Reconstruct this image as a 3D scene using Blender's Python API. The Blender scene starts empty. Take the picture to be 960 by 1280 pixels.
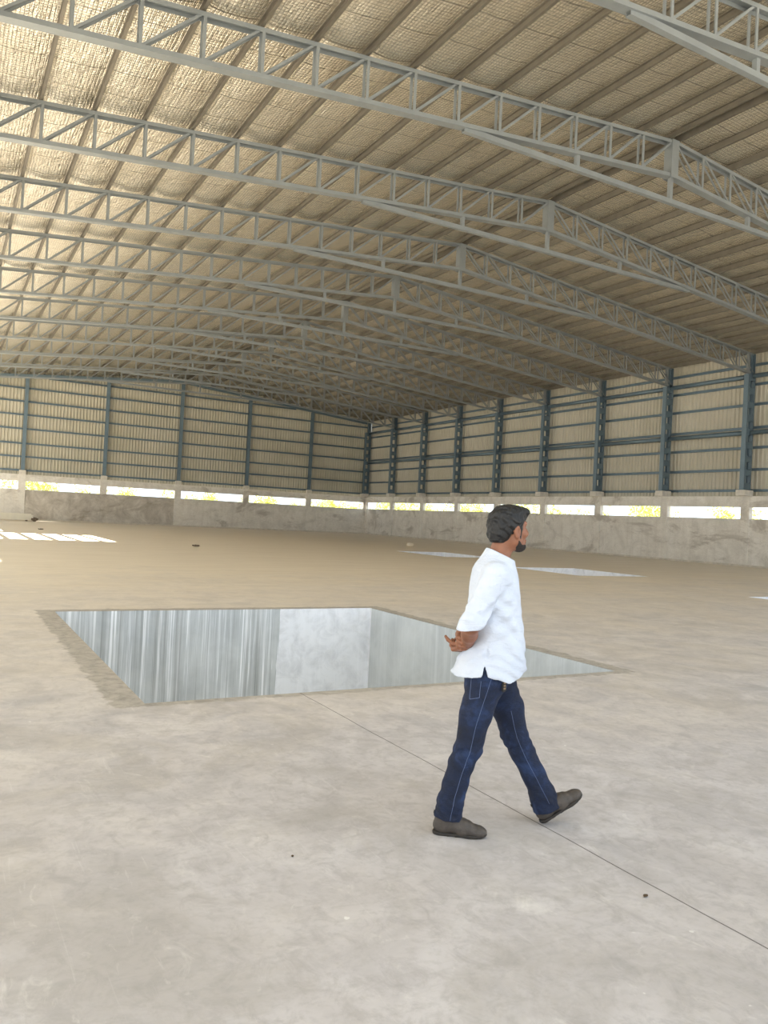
import bpy, bmesh, math, random
import numpy as np
from mathutils import Vector, Matrix
random.seed(7); RNG = np.random.RandomState(5)
SC = bpy.context.scene
COL = SC.collection
PI = math.pi

# ------------------------------------------------------------------ helpers
def link(o, parent=None):
    COL.objects.link(o)
    if parent is not None: o.parent = parent
    return o
def mesh_from(name, verts, faces, m=None, smooth=False):
    me = bpy.data.meshes.new(name)
    me.from_pydata([tuple(map(float, v)) for v in verts], [], [tuple(map(int, f)) for f in faces])
    if m is not None: me.materials.append(m)
    if smooth: me.polygons.foreach_set('use_smooth', [True]*len(me.polygons))
    me.update()
    return me
def obj(name, me, parent=None, loc=(0,0,0), rz=0.0):
    o = bpy.data.objects.new(name, me); o.location = loc; o.rotation_euler = (0,0,rz)
    return link(o, parent)
def empty(name, loc, rz=0.0):
    o = bpy.data.objects.new(name, None); o.location = loc; o.rotation_euler = (0,0,rz); o.empty_display_size = .2
    return link(o)
def tag(o, label, cat, group=None):
    o['label'] = label; o['category'] = cat
    if group: o['group'] = group
    return o
def structure(o):
    o['kind'] = 'structure'; return o
class MB:
    """collects verts and faces of one mesh"""
    def __init__(s): s.v = []; s.f = []
    def add(s, vs, fs):
        n = len(s.v); s.v += [tuple(v) for v in vs]; s.f += [tuple(i+n for i in f) for f in fs]; return s
    def box(s, x0, x1, y0, y1, z0, z1):
        return s.add([(x0,y0,z0),(x1,y0,z0),(x1,y1,z0),(x0,y1,z0),(x0,y0,z1),(x1,y0,z1),(x1,y1,z1),(x0,y1,z1)],
                     [(0,3,2,1),(4,5,6,7),(0,1,5,4),(1,2,6,5),(2,3,7,6),(3,0,4,7)])
    def prism(s, prof, a, b, u, w):
        """closed profile [(p,q)] swept from point a to b; u, w are the profile axes"""
        a = Vector(a); b = Vector(b); u = Vector(u); w = Vector(w); n = len(prof)
        vs = [a+u*p+w*q for p,q in prof]+[b+u*p+w*q for p,q in prof]
        fs = [(i,(i+1)%n,n+(i+1)%n,n+i) for i in range(n)]+[tuple(range(n-1,-1,-1)), tuple(range(n,2*n))]
        return s.add(vs, fs)
    def mesh(s, name, m, smooth=False):
        me = mesh_from(name, s.v, s.f, m, smooth)
        bm = bmesh.new(); bm.from_mesh(me); bmesh.ops.recalc_face_normals(bm, faces=bm.faces[:]); bm.to_mesh(me); bm.free()
        return me
def channel(d, b, t):
    """C profile: depth d along p, flange b along q"""
    return [(-d/2,0),(d/2,0),(d/2,b),(d/2-t,b),(d/2-t,t),(-d/2+t,t),(-d/2+t,b),(-d/2,b)]
def angle(a, t): return [(0,0),(a,0),(a,t),(t,t),(t,a),(0,a)]

# ------------------------------------------------------------------ materials
class NT:
    def __init__(s, name):
        s.m = bpy.data.materials.new(name); s.m.use_nodes = True
        s.t = s.m.node_tree; s.n = s.t.nodes; s.n.clear()
        s.out = s.n.new('ShaderNodeOutputMaterial'); s.b = s.n.new('ShaderNodeBsdfPrincipled')
        s.t.links.new(s.b.outputs[0], s.out.inputs[0])
        s.tc = s.n.new('ShaderNodeTexCoord')
    def L(s, a, b): s.t.links.new(a, b)
    def set(s, **k):
        for a, v in k.items(): s.b.inputs[a.replace('_',' ')].default_value = v
        return s
    def inp(s, sock, v):
        if hasattr(v, 'is_output'): s.L(v, sock)
        else: sock.default_value = v
    def coord(s, scale=(1,1,1), loc=(0,0,0), src='Object'):
        mp = s.n.new('ShaderNodeMapping'); s.L(s.tc.outputs[src], mp.inputs[0])
        mp.inputs['Scale'].default_value = scale; mp.inputs['Location'].default_value = loc
        return mp.outputs[0]
    def noise(s, vec, scale=1, detail=4, rough=.55, dist=0.0):
        n = s.n.new('ShaderNodeTexNoise'); s.L(vec, n.inputs['Vector'])
        n.inputs['Scale'].default_value = scale; n.inputs['Detail'].default_value = detail
        n.inputs['Roughness'].default_value = rough; n.inputs['Distortion'].default_value = dist
        return n.outputs[0]
    def ramp(s, f, stops):
        r = s.n.new('ShaderNodeValToRGB'); s.L(f, r.inputs[0]); e = r.color_ramp.elements
        while len(e) < len(stops): e.new(.5)
        for i,(p,c) in enumerate(stops):
            e[i].position = p; e[i].color = (c[0],c[1],c[2],1) if hasattr(c,'__len__') else (c,c,c,1)
        return r.outputs[0]
    def math(s, op, a, b=0.0, c=0.0):
        n = s.n.new('ShaderNodeMath'); n.operation = op
        s.inp(n.inputs[0], a); s.inp(n.inputs[1], b); s.inp(n.inputs[2], c); return n.outputs[0]
    def mix(s, f, a, b, mode='MIX'):
        n = s.n.new('ShaderNodeMix'); n.data_type = 'RGBA'; n.blend_type = mode
        s.inp(n.inputs[0], f)
        for k, v in ((6,a),(7,b)):
            if hasattr(v,'is_output'): s.L(v, n.inputs[k])
            else: n.inputs[k].default_value = (v[0],v[1],v[2],1)
        return n.outputs[2]
    def sep(s, vec):
        n = s.n.new('ShaderNodeSeparateXYZ'); s.L(vec, n.inputs[0]); return n.outputs
    def bump(s, h, strength=.3, dist=.02):
        n = s.n.new('ShaderNodeBump'); s.L(h, n.inputs['Height']); n.inputs['Strength'].default_value = strength
        n.inputs['Distance'].default_value = dist; s.L(n.outputs[0], s.b.inputs['Normal']); return s
    def color(s, c):
        s.inp(s.b.inputs['Base Color'], c if hasattr(c,'is_output') else (c[0],c[1],c[2],1)); return s

def rgb(r, g, b):
    f = lambda c: ((c/255+.055)/1.055)**2.4 if c > 10 else c/255/12.92
    return (f(r), f(g), f(b))

def simple(name, c, rough=.6, metal=0.0, nscale=6, amt=.18, bump=0.0, src='Object'):
    t = NT(name); v = t.coord(src=src); n = t.noise(v, nscale, 5)
    lo = tuple(x*(1-amt) for x in c); hi = tuple(min(1,x*(1+amt)) for x in c)
    t.color(t.ramp(n, [(.3,lo),(.7,hi)])).set(Roughness=rough, Metallic=metal)
    if bump: t.bump(t.noise(v, nscale*6, 4), bump, .01)
    return t.m

# pits: x0, x1, y0, y1
PITS = [(1.49,6.70,6.42,12.25),(19.25,22.60,20.25,24.12),(20.60,23.75,30.6,35.3),(19.05,22.5,9.7,13.66)]

def floor_material():
    t = NT('poured_concrete_floor'); v = t.coord()
    big = t.noise(v, .35, 5, .6, .4); mid = t.noise(v, 2.2, 6, .6, .8); fine = t.noise(v, 22, 4, .6)
    base = t.ramp(mid, [(.3,rgb(178,174,173)),(.5,rgb(195,190,189)),(.72,rgb(208,204,203))])
    base = t.mix(t.ramp(big, [(.42,0.0),(.66,.5)]), base, rgb(188,180,173))
    base = t.mix(t.ramp(t.noise(t.coord((1.3,1,1),(4,9,0)), 6.5, 8, .72, .7), [(.36,.55),(.52,0.0)]), base, rgb(164,159,157))
    base = t.mix(t.ramp(t.noise(t.coord((1,1,1),(14,3,0)), .8, 6, .65, 1.4), [(.50,0.0),(.62,.45)]), base, rgb(166,160,153))
    scr = t.noise(t.coord((26,1.2,1),(3,7,0)), 1.4, 6, .7, 1.2)
    base = t.mix(t.ramp(scr, [(.62,0.0),(.72,.35)]), base, rgb(222,219,214))
    base = t.mix(t.ramp(fine, [(.3,.25),(.5,0.0)]), base, rgb(150,146,140))
    # trowel swirls
    sw = t.noise(t.coord((1,3.2,1)), 3.2, 7, .65, 1.6)
    base = t.mix(t.ramp(sw, [(.55,0.0),(.72,.4)]), base, rgb(166,163,159))
    base = t.mix(t.ramp(t.noise(t.coord((1.6,.8,1),(5,2,0)), 4.5, 7, .7, 1.0), [(.6,0.0),(.75,.45)]), base, rgb(230,226,218))
    # dusty tan over the deeper hall, lightened to make up for weak light
    x,y,z = t.sep(v)[0:3]
    dm = t.math('MULTIPLY_ADD', mid, 9.0, y)
    dm = t.math('MULTIPLY_ADD', big, 10.0, dm)
    dust_lift = t.ramp(t.math('DIVIDE', dm, 60.0), [(.22,0.0),(.50,.9)])
    dcol = t.mix(t.ramp(t.noise(t.coord((.25,1.2,1)), 1.3, 5, .6), [(.35,0.0),(.7,1.0)]), rgb(238,225,203), rgb(228,214,191))
    base = t.mix(dust_lift, base, dcol)
    # rough unfinished border round the near pit
    x0,x1,y0,y1 = PITS[0]
    wob = t.math('MULTIPLY_ADD', t.noise(v, 5.0, 5, .65), .30, -.15)
    def inside(a0,a1,b0,b1):
        dx = t.math('MAXIMUM', t.math('SUBTRACT', a0, x), t.math('SUBTRACT', x, a1))
        dy = t.math('MAXIMUM', t.math('SUBTRACT', b0, y), t.math('SUBTRACT', y, b1))
        return t.math('ADD', t.math('MAXIMUM', dx, dy), wob)
    band = t.ramp(inside(x0-.24, x1+.22, y0-.10, y1+.20), [(0.0,1.0),(.035,0.0)])
    rub = t.ramp(t.noise(v, 9, 6, .7, .5), [(.3,rgb(128,123,114)),(.5,rgb(166,159,148)),(.75,rgb(190,184,172))])
    base = t.mix(t.math('MULTIPLY', band, .85), base, rub)
    # saw-cut joint running to the pit
    jx = t.math('ABSOLUTE', t.math('ADD', t.math('SUBTRACT', x, 2.845), t.math('MULTIPLY_ADD', t.noise(v, .6, 3), .05, -.025)))
    jm = t.math('MULTIPLY', t.math('LESS_THAN', jx, .0042), t.math('LESS_THAN', y, y0))
    base = t.mix(t.math('MULTIPLY', jm, .8), base, rgb(70,64,58))
    # pale spatters
    sp = t.ramp(t.noise(v, 14, 2, .5), [(.74,0.0),(.77,.7)])
    base = t.mix(t.math('MULTIPLY', sp, t.ramp(t.noise(v,.9,2),[(.5,0.0),(.6,1.0)])), base, rgb(232,230,224))
    t.color(base).set(Roughness=.62)
    h = t.math('ADD', t.math('MULTIPLY', fine, .25), t.math('MULTIPLY', band, rub if False else t.noise(v, 16, 5, .7)))
    t.bump(h, .22, .012)
    return t.m

def pit_material():
    t = NT('streaked_pit_concrete'); v = t.coord()
    x,y,z = t.sep(v)[0:3]
    base = t.ramp(t.noise(v, 1.6, 6, .6, .5), [(.3,rgb(184,188,189)),(.7,rgb(208,211,211))])
    st = t.noise(t.coord((9,9,.22)), 1.0, 5, .7)
    st2 = t.noise(t.coord((34,34,.35),(3,1,0)), 1.0, 3, .6)
    wide = t.noise(t.coord((1.1,1.1,.05),(7,3,0)), 1.0, 3, .5)
    farwall = t.math('GREATER_THAN', y, 12.2)
    m = t.math('MULTIPLY', t.ramp(st, [(.46,0.0),(.58,1.0)]), t.ramp(st2, [(.42,.1),(.56,1.0)]))
    m = t.math('MULTIPLY', m, t.ramp(wide, [(.38,.25),(.58,1.0)]))
    base = t.mix(t.math('MULTIPLY', m, t.math('MULTIPLY_ADD', farwall, .9, .2)), base, rgb(250,251,253))
    fd = t.ramp(t.noise(t.coord((48,48,.25),(1,7,0)), 1.0, 4, .65), [(.54,0.0),(.63,.75)])
    base = t.mix(t.math('MULTIPLY', fd, t.math('MULTIPLY_ADD', farwall, .7, .08)), base, rgb(132,136,136))
    base = t.mix(t.math('MULTIPLY', t.ramp(t.noise(t.coord((7,7,.12),(9,4,2)),1.0,4,.6), [(.55,0.0),(.7,.6)]), farwall), base, rgb(128,130,127))
    # lime-washed panel at the right of the far wall
    edge = t.math('MULTIPLY_ADD', t.noise(t.coord((12,12,.5)),1.0,4), .5, 4.72)
    lw = t.math('MULTIPLY', t.math('GREATER_THAN', x, edge), farwall)
    lwc = t.mix(t.ramp(t.noise(v, 3.2, 7, .7, .6), [(.45,0.0),(.7,.7)]), rgb(246,247,251), rgb(205,206,210))
    base = t.mix(t.math('MULTIPLY', lw, .9), base, lwc)
    t.color(base).set(Roughness=.7); t.bump(t.noise(v, 18, 5, .6), .2, .01)
    return t.m

def wall_concrete():
    t = NT('plastered_concrete_wall'); v = t.coord()
    base = t.ramp(t.noise(v, 1.1, 7, .65, .6), [(.28,rgb(206,201,191)),(.5,rgb(226,221,211)),(.75,rgb(238,234,226))])
    drip = t.noise(t.coord((3.5,3.5,.25)), 1.0, 5, .65)
    base = t.mix(t.ramp(drip, [(.5,0.0),(.7,.5)]), base, rgb(204,197,185))
    base = t.mix(t.ramp(t.noise(t.coord((.22,.22,.5),(2,8,1)),1.0,6,.7,1.2), [(.54,0.0),(.64,.75)]), base, rgb(172,163,150))
    cr = t.ramp(t.noise(t.coord((1,1,2.5)), .9, 8, .75, 1.5), [(.485,0.0),(.5,.5),(.515,0.0)])
    base = t.mix(cr, base, rgb(176,168,156))
    x,y,z = t.sep(v)[0:3]                                      # two bays of older, darker render on the far wall
    old = t.math('MULTIPLY', t.math('MULTIPLY', t.math('GREATER_THAN', x, 6.05), t.math('LESS_THAN', x, 18.75)), t.math('MULTIPLY', t.math('GREATER_THAN', y, 73.0), t.math('LESS_THAN', z, 2.6)))
    old = t.math('MULTIPLY', old, t.ramp(t.noise(v, .8, 6, .7, .8), [(.3,.75),(.62,.2)]))
    base = t.mix(old, base, rgb(138,127,112))
    t.color(base).set(Roughness=.85); t.bump(t.noise(v, 12, 5, .6), .25, .02)
    return t.m

def foil_material():
    t = NT('reflective_roof_foil'); v = t.coord()
    x,y,z = t.sep(v)[0:3]
    fx = t.math('FRACT', t.math('DIVIDE', x, .085)); fy = t.math('FRACT', t.math('DIVIDE', y, .11))
    gx = t.math('ABSOLUTE', t.math('SUBTRACT', fx, .5)); gy = t.math('ABSOLUTE', t.math('SUBTRACT', fy, .5))
    grid = t.math('MAXIMUM', t.ramp(gx, [(.30,0.0),(.46,1.0)]), t.ramp(gy, [(.30,0.0),(.46,1.0)]))
    cr = t.noise(t.coord((1.0,.55,1)), 3.4, 6, .62, .9)
    puck = t.noise(t.coord((5.2,1.2,1)), 1.6, 5, .65, .4)
    lap = t.math('ABSOLUTE', t.math('SUBTRACT', t.math('FRACT', t.math('DIVIDE', t.math('MULTIPLY_ADD', t.noise(v,.8,3), .25, y), 1.22)), .5))
    lapm = t.ramp(lap, [(.47,0.0),(.495,1.0)])
    h = t.math('ADD', t.math('MULTIPLY', grid, -.30), t.math('ADD', t.math('MULTIPLY', cr, 1.9), t.math('MULTIPLY', puck, 1.5)))
    h = t.math('ADD', h, t.math('MULTIPLY', lapm, -.6))
    base = t.mix(t.math('MULTIPLY', grid, .5), rgb(240,234,218), rgb(164,152,130))
    base = t.mix(t.ramp(t.noise(v, .5, 4), [(.4,0.0),(.7,.3)]), base, rgb(196,184,160))
    base = t.mix(t.math('MULTIPLY', lapm, .35), base, rgb(120,106,84))
    t.color(base).set(Roughness=.25, Metallic=.82)
    t.bump(h, .62, .05)
    return t.m

def cladding_material():
    t = NT('cream_profiled_sheet'); v = t.coord()
    c = t.ramp(t.noise(v, .4, 5), [(.3,rgb(182,176,156)),(.7,rgb(194,188,171))])
    t.color(c).set(Roughness=.45)
    return t.m

M_FLOOR = floor_material(); M_PIT = pit_material(); M_WALL = wall_concrete(); M_FOIL = foil_material(); M_CLAD = cladding_material()
M_STEEL = simple('blue_grey_painted_steel', rgb(104,122,132), .42, .25, 2.0, .08)
M_TRUSS = simple('grey_painted_steel', rgb(138,143,143), .42, .25, 2.0, .08)
M_PURLIN = simple('galvanised_purlin_steel', rgb(112,106,94), .5, .3, 3.0, .12)
M_KERB = simple('pale_mortar', rgb(206,198,182), .85, 0, 3, .15, .3)
M_CAP = simple('grout_cap', rgb(214,208,196), .85, 0, 5, .12, .3)
M_GROUND = simple('dry_earth', rgb(168,163,155), .95, 0, .3, .2)
M_LEAF = None

# ------------------------------------------------------------------ dimensions (metres)
XR, XRID, XL = 38.99, 19.05, -0.90
BAY, YA, YF = 5.651, 28.262, 73.47
ZRID, SLOPE, PAN = 13.70, 0.0924, 1.33
NP = 15
ZP = 4.25
def zc(x): return ZRID-SLOPE*abs(x-XRID)        # top of the top chord
XIN = 38.93                                      # inner face of the right concrete wall
YIN = 73.42                                      # inner face of the far concrete wall

# ------------------------------------------------------------------ floor with pits
def build_floor():
    xs = sorted({XL, 39.3} | {a for p in PITS for a in p[:2]}); ys = sorted({-.6, 73.9} | {a for p in PITS for a in p[2:]})
    vid = {}; V = []; F = []
    def vi(i, j):
        if (i,j) not in vid: vid[(i,j)] = len(V); V.append((xs[i],ys[j],0))
        return vid[(i,j)]
    for i in range(len(xs)-1):
        for j in range(len(ys)-1):
            cx, cy = (xs[i]+xs[i+1])/2, (ys[j]+ys[j+1])/2
            if any(p[0]<cx<p[1] and p[2]<cy<p[3] for p in PITS): continue
            F.append((vi(i,j),vi(i+1,j),vi(i+1,j+1),vi(i,j+1)))
    return structure(obj('floor', mesh_from('floor', V, F, M_FLOOR)))
build_floor()
PIT_LABELS = ['large open rectangular concrete pit with white streaked walls behind the walking man',
              'shallow looking open floor pit with white wall, right of the man\'s shoulder',
              'farthest open floor pit, a thin pale sliver left of the man\'s neck',
              'open floor pit at the right edge of the photo, mostly out of view']
for (x0,x1,y0,y1), lb in zip(PITS, PIT_LABELS):
    D = 2.4; T = .2
    r = empty('floor_pit', (0,0,0)); tag(r, lb, 'pit', 'rectangular pits cast into the floor')
    e = .002
    for nm, bx in (('pit_wall',(x0-T,x1+T,y1,y1+T,-D,-e)),('pit_wall',(x0-T,x1+T,y0-T,y0,-D,-e)),
                   ('pit_wall',(x0-T,x0,y0,y1,-D,-e)),('pit_wall',(x1,x1+T,y0,y1,-D,-e)),('pit_base',(x0-T,x1+T,y0-T,y1+T,-D-.2,-D))):
        obj(nm, MB().box(*bx).mesh(nm, M_PIT), r)

# ------------------------------------------------------------------ outside ground (a frame round the hall)
g = MB(); R = 140
for a in ((-R,-.9,-R,R+70),(39.3,R+39,-R,R+70),(-.9,39.3,-R,-.6),(-.9,39.3,73.9,R+70)):
    g.add([(a[0],a[2],-.12),(a[1],a[2],-.12),(a[1],a[3],-.12),(a[0],a[3],-.12)], [(0,1,2,3)])
structure(obj('ground', g.mesh('ground', M_GROUND)))

# ------------------------------------------------------------------ concrete walls with the open slot
CY = [YA+BAY*k for k in range(-5, 9)]                       # frame lines
GX = [XR-6.647*k for k in range(0, 7)]                      # gable column lines
def right_wall():
    b = MB(); x0, x1 = XIN, XIN+.23
    b.box(x0, x1, -.6, YF, -.1, 2.66); b.box(x0, x1, -.6, YF, 3.32, 3.93)
    for y in CY: b.box(x0+.01, x1, y-.27, y+.27, 2.66, 3.32)
    w = structure(obj('wall_right', b.mesh('wall_right', M_WALL)))
    for y in CY[2:]:
        p = MB().box(x0-.06, x0, y-.27, y+.27, 0, 3.93).mesh('pilaster', M_WALL); obj('pilaster', p, w)
        c = MB().box(x0-.55, x0+.2, y-.28, y+.28, 3.935, ZP).mesh('column_pedestal', M_CAP); obj('column_pedestal', c, w)
    return w
def far_wall():
    b = MB(); y0, y1 = YIN, YIN+.23
    b.box(XL, XIN+.23, y0, y1, -.1, 2.62); b.box(XL, XIN+.23, y0, y1, 3.32, 3.90)
    for x in GX: b.box(x-.29, min(x+.29,XIN+.23), y0+.01, y1, 2.62, 3.32)
    w = structure(obj('wall_far', b.mesh('wall_far', M_WALL)))
    for x in GX[1:6]:
        obj('pilaster', MB().box(x-.29, x+.29, y0-.06, y0, 0, 3.90).mesh('pilaster', M_WALL), w)
        obj('column_pedestal', MB().box(x-.26, x+.26, y0-.14, y0+.2, 3.905, ZP).mesh('column_pedestal', M_CAP), w)
    return w
WR = right_wall(); WF = far_wall()
# ribbed sheet: trapezoid ribs every 0.25 m
def sheet(a, b, zfun, z0, inward, along, pitch=.27, depth=-.07):
    prof = []; n = int(round((b-a)/pitch))
    for i in range(n):
        s = a+(b-a)*i/n; p = (b-a)/n
        prof += [(s,0),(s+p*.50,0),(s+p*.66,1),(s+p*.84,1)]
    prof.append((b,0)); V = []; F = []
    for s,d in prof:
        for k in (0,1):
            z = z0 if k == 0 else zfun(s)
            V.append((inward[0]+inward[1]*d*depth, s, z) if along == 'y' else (s, inward[0]+inward[1]*d*depth, z))
    for i in range(len(prof)-1): F.append((2*i,2*i+2,2*i+3,2*i+1))
    return V, F
V, F = sheet(-.6, YF+.25, lambda s: zc(XR)+.32, 3.70, (39.41,1), 'y')
obj('wall_cladding', mesh_from('wall_cladding', V, F, M_CLAD), WR)
V, F = sheet(XL, XR+.42, lambda s: zc(s)+.325, 3.70, (73.83,1), 'x')
obj('wall_cladding', mesh_from('wall_cladding', V, F, M_CLAD), WF)
# left side (out of the frame): open, unseen canopy added to shape sun and skylight
def left_side():
    zt = zc(XL)+.34; ZC = 9.6
    w = structure(obj('wall_left', MB().box(XL-.2,XL,-.6,YIN,ZC,zt).mesh('wall_left', M_CLAD)))
    HX0, HX1, HY0, HY1 = -5.95, -1.05, 37.7, 44.5; x0 = -9.0  # gap in the added canopy throws the sunlit patch
    b = MB()
    for q in ((-10.5,XL-.2,-8,13),(-7.4,XL-.2,13,24),(-6.5,XL-.2,24,HY0),(-5.1,XL-.2,HY1,58),(-4.6,XL-.2,58,65),(-9.0,XL-.2,65,80),(x0,HX0,HY0-2,HY1+2),(HX1,XL-.2,HY0,HY1),(x0,-6.5,HY0-2,HY0),(x0,-5.1,HY1,HY1+2)): b.box(q[0],q[1],q[2],q[3],ZC,ZC+.06)  # edges stepped to keep direct sun out of view
    c = structure(obj('sun_block_canopy', b.mesh('sun_block_canopy', M_CLAD)))
    for i in range(6):
        x = HX1-.62-.95*i
        obj('sun_stripe_rail', MB().box(x-.11,x+.11,HY0,HY1,ZC-.06,ZC).mesh('sun_stripe_rail', M_STEEL), c)  # added rails, their shadows stripe the sun patch
    for i in range(12):
        y = YA+BAY*(i-5)
        obj('sun_canopy_post', MB().box(-4.5,-4.3,y-.1,y+.1,-.12,ZC).mesh('sun_canopy_post', M_STEEL), c)  # posts of the added canopy
left_side()
# kerb at the foot of the walls
structure(obj('trim_1', MB().box(XIN-.14, XIN, -.6, YIN, 0, .11).mesh('trim_1', M_KERB)))
structure(obj('trim_2', MB().box(XL, XIN-.14, YIN-.16, YIN, 0, .12).mesh('trim_2', M_KERB)))

# ------------------------------------------------------------------ roof lining
def ceiling():
    nx = 10; NYY = 150; V = []; F = []
    xs = []
    for s in range(-NP, NP):
        for k in range(nx): xs.append((s+k/nx)*PAN)
    xs.append(NP*PAN)
    ys = np.linspace(-.6, 73.8, NYY+1)
    ph = RNG.rand(80)*6.28
    for j, y in enumerate(ys):
        for i, dx in enumerate(xs):
            u = (dx/PAN) % 1.0; cell = int(math.floor(dx/PAN))
            sag = 4*u*(1-u)
            amp = .040+.016*math.sin(y*1.1+ph[cell+30])+.010*math.sin(y*2.7+ph[cell+31]*2)
            tr = ((y-YA)/BAY) % 1.0; tr = min(tr, 1-tr)*BAY      # distance from the nearest truss
            amp += .10*math.exp(-(tr/.30)**2)
            V.append((XRID+dx, y, zc(XRID+dx)+.235-sag*amp))
    n = len(xs)
    for j in range(NYY):
        for i in range(n-1): F.append((j*n+i, (j+1)*n+i, (j+1)*n+i+1, j*n+i+1))
    me = mesh_from('ceiling', V, F, M_FOIL, True)
    structure(obj('ceiling', me))
    rf = MB()                                                 # the sheet above keeps daylight out
    for s in (-1,1): 
        xe = XRID+s*20.5
        rf.add([(XRID,-.9,ZRID+.34),(xe,-.9,zc(xe)+.34),(xe,73.9,zc(xe)+.34),(XRID,73.9,ZRID+.34)], [(0,1,2,3)])
    structure(obj('roof', rf.mesh('roof', M_CLAD)))
ceiling()

# ------------------------------------------------------------------ purlins
ORD = ['first','second','third','fourth','fifth','sixth','seventh','eighth','ninth','tenth','eleventh','twelfth','thirteenth','fourteenth','fifteenth','sixteenth']
def purlins():
    me = {}
    for s in (-1,1):
        prof = [(-.1,0),(.1,0),(.1,s*.075),(.08,s*.075),(.08,s*.018),(-.08,s*.018),(-.08,s*.075),(-.1,s*.075)]
        me[s] = MB().prism(prof, (0,-.5,0), (0,73.6,0), (0,0,1), (1,0,0)).mesh('roof_purlin', M_PURLIN)
    for s, side in ((-1,'left'),(1,'right')):
        for i in range(NP+1):
            if i == NP and s == -1: continue
            x = XRID+s*(PAN*i+(.16 if i == 0 else 0)-(.12 if i == NP else 0))
            o = obj('roof_purlin', me[s], None, (x, 0, zc(x)+.115))
            where = f'just {side} of the roof ridge' if i == 0 else f'{ORD[i-1]} one {side} of the ridge pair'
            tag(o, f'grey steel roof purlin under the foil lining, {where}', 'purlin', f'purlins on the {side} roof slope')
purlins()

# ------------------------------------------------------------------ lattice roof trusses
TW = .24                                                       # distance over the two lacing planes
TD = 1.14                                                      # depth over the chords
def strut_mesh(name, L, a=.062):
    return MB().prism([(-a/2,-a/4),(a/2,-a/4),(a/2,a/4),(-a/2,a/4)], (0,0,0), (L,0,0), (0,0,1), (0,1,0)).mesh(name, M_TRUSS)
CHORD = {}
XEND = XR-.30-XRID                                             # half length of the chord
for s in (-1,1):
    def pt(dx, z): return (s*dx, 0, z-SLOPE*dx)
    def ch(name, d0, d1, zt, hgt):
        b = MB(); lip = .012
        for (q0,q1,r0,r1) in ((-TW/2,TW/2,-lip,0),(-TW/2,-TW/2+.02,-hgt,-lip),(TW/2-.02,TW/2,-hgt,-lip)):
            if name == 'bottom_chord': r0, r1 = -hgt-r1, -hgt-r0
            b.prism([(q0,r0),(q1,r0),(q1,r1),(q0,r1)], pt(d0,zt), pt(d1,zt), (0,1,0), (0,0,1))
        return b.mesh(name, M_TRUSS)
    CHORD[s] = (ch('top_chord', 0, XEND+.2, 0.0, .10), ch('bottom_chord', 0, XEND, -TD+.11, .11))
V_ME = MB().box(-.035,.035,-.018,.018,-TD+.10,-.012).mesh('vertical_strut', M_TRUSS)
ddx, ddz = PAN-.08, -(TD-.14)-SLOPE*PAN
D_ME = {}
for s in (-1,1):
    dv = Vector((s*ddx,0,ddz)); nn = Vector((-dv.z*s,0,dv.x*s)).normalized()
    D_ME[s] = MB().prism([(-.03,-.015),(.03,-.015),(.03,.015),(-.03,.015)], (s*.04,0,-.03), Vector((s*.04,0,-.03))+dv, nn, (0,1,0)).mesh('diagonal_strut', M_TRUSS)
RP = MB().box(-.15,.15,-TW/2-.035,-TW/2-.005,-TD-.04,-.01).box(-.15,.15,TW/2+.005,TW/2+.035,-TD-.04,-.01).box(-.15,-.13,-TW/2,TW/2,-TD,-.03).box(.13,.15,-TW/2,TW/2,-TD,-.03)
RP = RP.mesh('ridge_plate', M_TRUSS)
TIEX = 7.75; ZT = -1.80
tb = MB()
for q0,q1,r0,r1 in ((-.07,.07,-.012,0),(-.07,.07,-.14,-.128),(-.07,-.055,-.128,-.012),(.055,.07,-.128,-.012)):
    tb.box(-TIEX, TIEX, q0, q1, ZT+r0, ZT+r1)
TIE = tb.mesh('tie_beam', M_TRUSS)
def hang(dx):
    zt = -TD-SLOPE*abs(dx); return MB().box(dx-.06,dx+.06,-.06,.06,ZT-.01,zt+.02).mesh('tie_hanger', M_TRUSS)
HANG = [hang(d) for d in (-3.82,0,3.72)]
GUS = MB().box(-.10,.10,-.05,.05,-TD-.02,-.01).mesh('end_post', M_TRUSS)
TL = ['nearest visible lattice roof truss, crossing the top right corner of the photo',
      'lattice roof truss second nearest, its ridge plate highest and rightmost in view',
      'lattice roof truss third nearest, ridge plate above and right of the man\'s head',
      'lattice roof truss landing on the rightmost steel column in view']+\
     [f'lattice roof truss landing on the {w} steel column of the right wall' for w in ('second from right','third from right','fourth from right','fifth from right','sixth from right','seventh from right')]+['farthest lattice roof truss, on the last column before the far right corner']
for n, k in enumerate(range(-3, 8)):
    y = YA+BAY*k
    t = empty('roof_truss', (XRID, y, ZRID)); tag(t, TL[n], 'truss', 'lattice roof trusses along the hall')
    for s in (-1,1):
        obj('top_chord', CHORD[s][0], t); obj('bottom_chord', CHORD[s][1], t)
        for i in range(NP):
            if s == 1 and i == 0 and False: continue
            for q in (-1,1):
                yy = q*(TW/2-.02)
                if i > 0: obj('vertical_strut', V_ME, t, (s*PAN*i, yy, -SLOPE*PAN*i))
                if i < NP-1 or True: obj('diagonal_strut', D_ME[s], t, (s*PAN*i, yy*.8, -SLOPE*PAN*i))
        obj('end_post', GUS, t, (s*(XEND-.10), 0, -SLOPE*(XEND-.1)))
    obj('ridge_plate', RP, t); obj('tie_beam', TIE, t)
    for h in HANG: obj('tie_hanger', h, t)

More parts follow.
